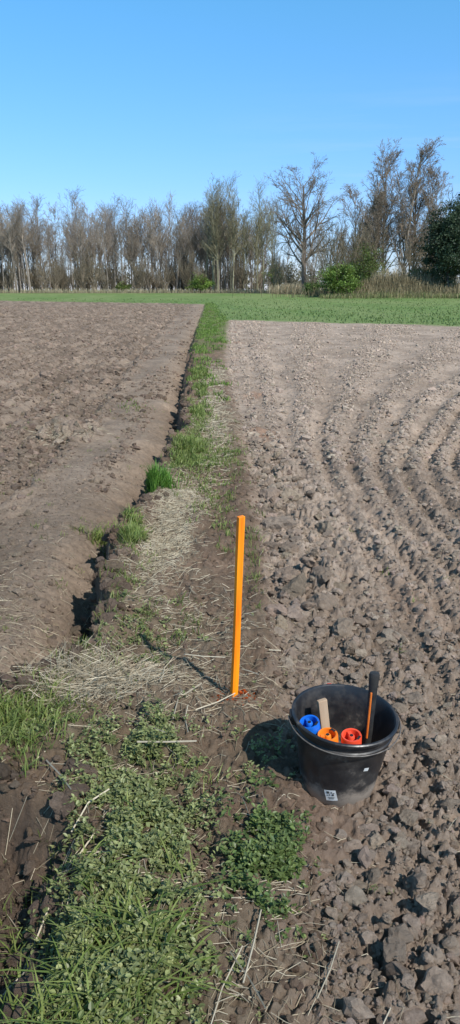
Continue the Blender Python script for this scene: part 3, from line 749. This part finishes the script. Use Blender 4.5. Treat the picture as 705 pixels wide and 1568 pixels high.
def can(name,base,top,c,ang):
    b=Vector(base); ax=(Vector((top[0],top[1],base[2]+.205))-b).normalized()
    e=empty(name,b); e.rotation_mode='QUATERNION'; e.rotation_quaternion=ax.to_track_quat('Z','Y'); e.parent=bk
    colm=solid(name+'_paint',tuple(v*.85 for v in c),c,.32,20,.03,.5)
    shade=solid(name+'_well',tuple(v*.25 for v in c),tuple(v*.4 for v in c),.5,20,.03,.3)  # cap paint darkened for the well, recess shade put into the colour
    tin=solid('tin_rim',(.45,.45,.45),(.6,.6,.6),.3,30,.05); tin.node_tree.nodes['Principled BSDF'].inputs['Metallic'].default_value=.8
    r=.032
    lathe('can_body',[(0,0),(r,0),(r,.16),(r*.95,.168),(r*.6,.172),(0,.173)],colm,e,40)
    lathe('seam_ring',[(r+.0004,.156),(r+.0014,.158),(r+.0014,.163),(r+.0004,.165)],tin,e,40)
    lathe('cap_ring',[(r+.0005,.166),(r+.0010,.205),(r-.001,.209),(r-.006,.208),(r-.0075,.198),(r-.008,.178)],colm,e,40)
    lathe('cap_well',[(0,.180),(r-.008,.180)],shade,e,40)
    lathe('nozzle',[(.0115,.180),(.0105,.204),(.008,.207),(.0,.2075)],colm,e,28)
    o=lathe('nozzle_hole',[(.0055,.2045),(.0055,.2085),(0,.2086)],dark,e,20); o.location=(.001,0,0)
    box('cap_slot',.008,.018,.0022,dark,e,((r-.006)*math.cos(ang),(r-.006)*math.sin(ang),.2085),(0,0,ang),.0008)
    box('cap_bridge',.014,.012,.010,colm,e,((r-.016)*math.cos(ang+2.4),(r-.016)*math.sin(ang+2.4),.200),(0,0,ang+2.4),.001)
    return e
can('spray_can_blue',(-.066,.002,.052),(-.117,-.022),(.01,.15,.68),.6)
can('spray_can_orange',(-.026,-.050,.034),(-.060,-.064),(.95,.24,.02),1.9)
can('spray_can_red',(.040,-.045,.034),(.016,-.064),(.88,.09,.04),.3)
wood=solid('raw_wood',(.36,.24,.15),(.52,.38,.26),.7,30,.3,.3,(1,1,.1))
box('wood_peg',.032,.016,.25,wood,bk,(-.046,.055,.160),(math.radians(-6),math.radians(-9),math.radians(20)),.002)
hm=empty('hammer',(.085,-.02,.02),(math.radians(-2),math.radians(-1.0),0)); hm.parent=bk
rub=solid('black_rubber',(.015,.015,.016),(.035,.033,.03),.6,40,.2)
org=solid('orange_grip_inlay',(.75,.16,.02),(.85,.22,.03),.5,40,.05)
o=lathe('grip',[(0,.03),(.011,.03),(.0115,.14),(.013,.2),(.0125,.26),(.0135,.31),(.0145,.36),(.0165,.395),(.0172,.408),(.015,.415),(0,.417)],rub,hm,28); o.scale=(1,.82,1)
o=box('grip_inlay',.0065,.006,.17,org,hm,(-.006,-.0093,.265),(0,0,-.5),.002)
o=box('grip_inlay_back',.0065,.006,.17,org,hm,(.006,.0093,.265),(0,0,-.5),.002)
steel=solid('hammer_steel',(.2,.2,.2),(.35,.34,.33),.4,30,.1)
box('hammer_head',.03,.09,.03,steel,hm,(-.005,.04,.018),(0,0,.3),.005)
box('rim_smear',.016,.004,.007,red,bk,(-.03,R1+.0095,HB-.006),(0,0,.15),.001)

# ---------------------------------------------------------------- world, sun, camera
EL=math.radians(45.5); sd=Vector((.66,-.80,0)).normalized()
w=bpy.data.worlds.new('World'); scene.world=w; w.use_nodes=True
N=w.node_tree.nodes; Lk=w.node_tree.links; bg=N['Background']
sk=N.new('ShaderNodeTexSky'); sk.sky_type='NISHITA'; sk.sun_disc=False; sk.sun_elevation=EL; sk.sun_rotation=math.atan2(sd.x,sd.y)
sk.air_density=1.0; sk.dust_density=.3; sk.ozone_density=2.5
tc=N.new('ShaderNodeTexCoord'); sx=N.new('ShaderNodeSeparateXYZ'); Lk.new(tc.outputs['Generated'],sx.inputs[0])
cr=N.new('ShaderNodeValToRGB'); e=cr.color_ramp.elements
e[0].position=0; e[0].color=(.46,.50,.74,1); e[1].position=.45; e[1].color=(.38,.93,1.0,1)
k=e.new(.12); k.color=(.42,.60,.84,1)
k=e.new(.8); k.color=(.45,.55,.48,1)
Lk.new(sx.outputs['Z'],cr.inputs[0])
mu=N.new('ShaderNodeVectorMath'); mu.operation='MULTIPLY'; Lk.new(sk.outputs[0],mu.inputs[0]); Lk.new(cr.outputs[0],mu.inputs[1])
m2=N.new('ShaderNodeVectorMath'); m2.operation='SCALE'; m2.inputs['Scale'].default_value=1.75; Lk.new(mu.outputs[0],m2.inputs[0])
mp=N.new('ShaderNodeMapping'); mp.inputs['Scale'].default_value=(2.2,2.2,30); mp.inputs['Rotation'].default_value=(0,math.radians(4),0)
Lk.new(tc.outputs['Generated'],mp.inputs[0])
cn=N.new('ShaderNodeTexNoise'); cn.inputs['Scale'].default_value=1.6; cn.inputs['Detail'].default_value=7; cn.inputs['Roughness'].default_value=.6; Lk.new(mp.outputs[0],cn.inputs['Vector'])
c1=N.new('ShaderNodeMapRange'); c1.inputs[1].default_value=.45; c1.inputs[2].default_value=.75; c1.inputs[3].default_value=0; c1.inputs[4].default_value=.4; Lk.new(cn.outputs['Fac'],c1.inputs[0])
c2=N.new('ShaderNodeValToRGB'); q=c2.color_ramp.elements; q[0].position=.07; q[0].color=(0,0,0,1); q[1].position=.24; q[1].color=(0,0,0,1); kk=q.new(.13); kk.color=(1,1,1,1); Lk.new(sx.outputs['Z'],c2.inputs[0])
c3=N.new('ShaderNodeMapRange'); c3.inputs[1].default_value=-.05; c3.inputs[2].default_value=.3; Lk.new(sx.outputs['X'],c3.inputs[0])
ma=N.new('ShaderNodeMath'); ma.operation='MULTIPLY'; Lk.new(c1.outputs[0],ma.inputs[0]); Lk.new(c2.outputs[0],ma.inputs[1])
mb=N.new('ShaderNodeMath'); mb.operation='MULTIPLY'; Lk.new(ma.outputs[0],mb.inputs[0]); Lk.new(c3.outputs[0],mb.inputs[1])
mx=N.new('ShaderNodeMixRGB'); mx.inputs[2].default_value=(5.4,6.6,7.6,1)
Lk.new(mb.outputs[0],mx.inputs[0]); Lk.new(m2.outputs[0],mx.inputs[1])
Lk.new(mx.outputs[0],bg.inputs['Color'])
bg.inputs['Strength'].default_value=.125
sl=bpy.data.lights.new('sun','SUN'); sl.energy=5.0; sl.angle=math.radians(.53); sl.color=(1,.965,.915)
so=bpy.data.objects.new('sun',sl); scene.collection.objects.link(so)
ts=Vector((sd.x*math.cos(EL),sd.y*math.cos(EL),math.sin(EL)))
so.rotation_euler=ts.to_track_quat('Z','Y').to_euler(); so.location=(5,-5,10)
cam=bpy.data.cameras.new('camera'); co=bpy.data.objects.new('camera',cam); scene.collection.objects.link(co)
co.location=(0,0,1.6); co.rotation_euler=(math.radians(74),0,0)
cam.sensor_fit='VERTICAL'; cam.sensor_height=36; cam.lens=36*1184/1568; cam.clip_start=.05; cam.clip_end=6000
scene.camera=co
scene.view_settings.view_transform='Standard'; scene.view_settings.look='None'; scene.view_settings.exposure=0; scene.view_settings.gamma=1
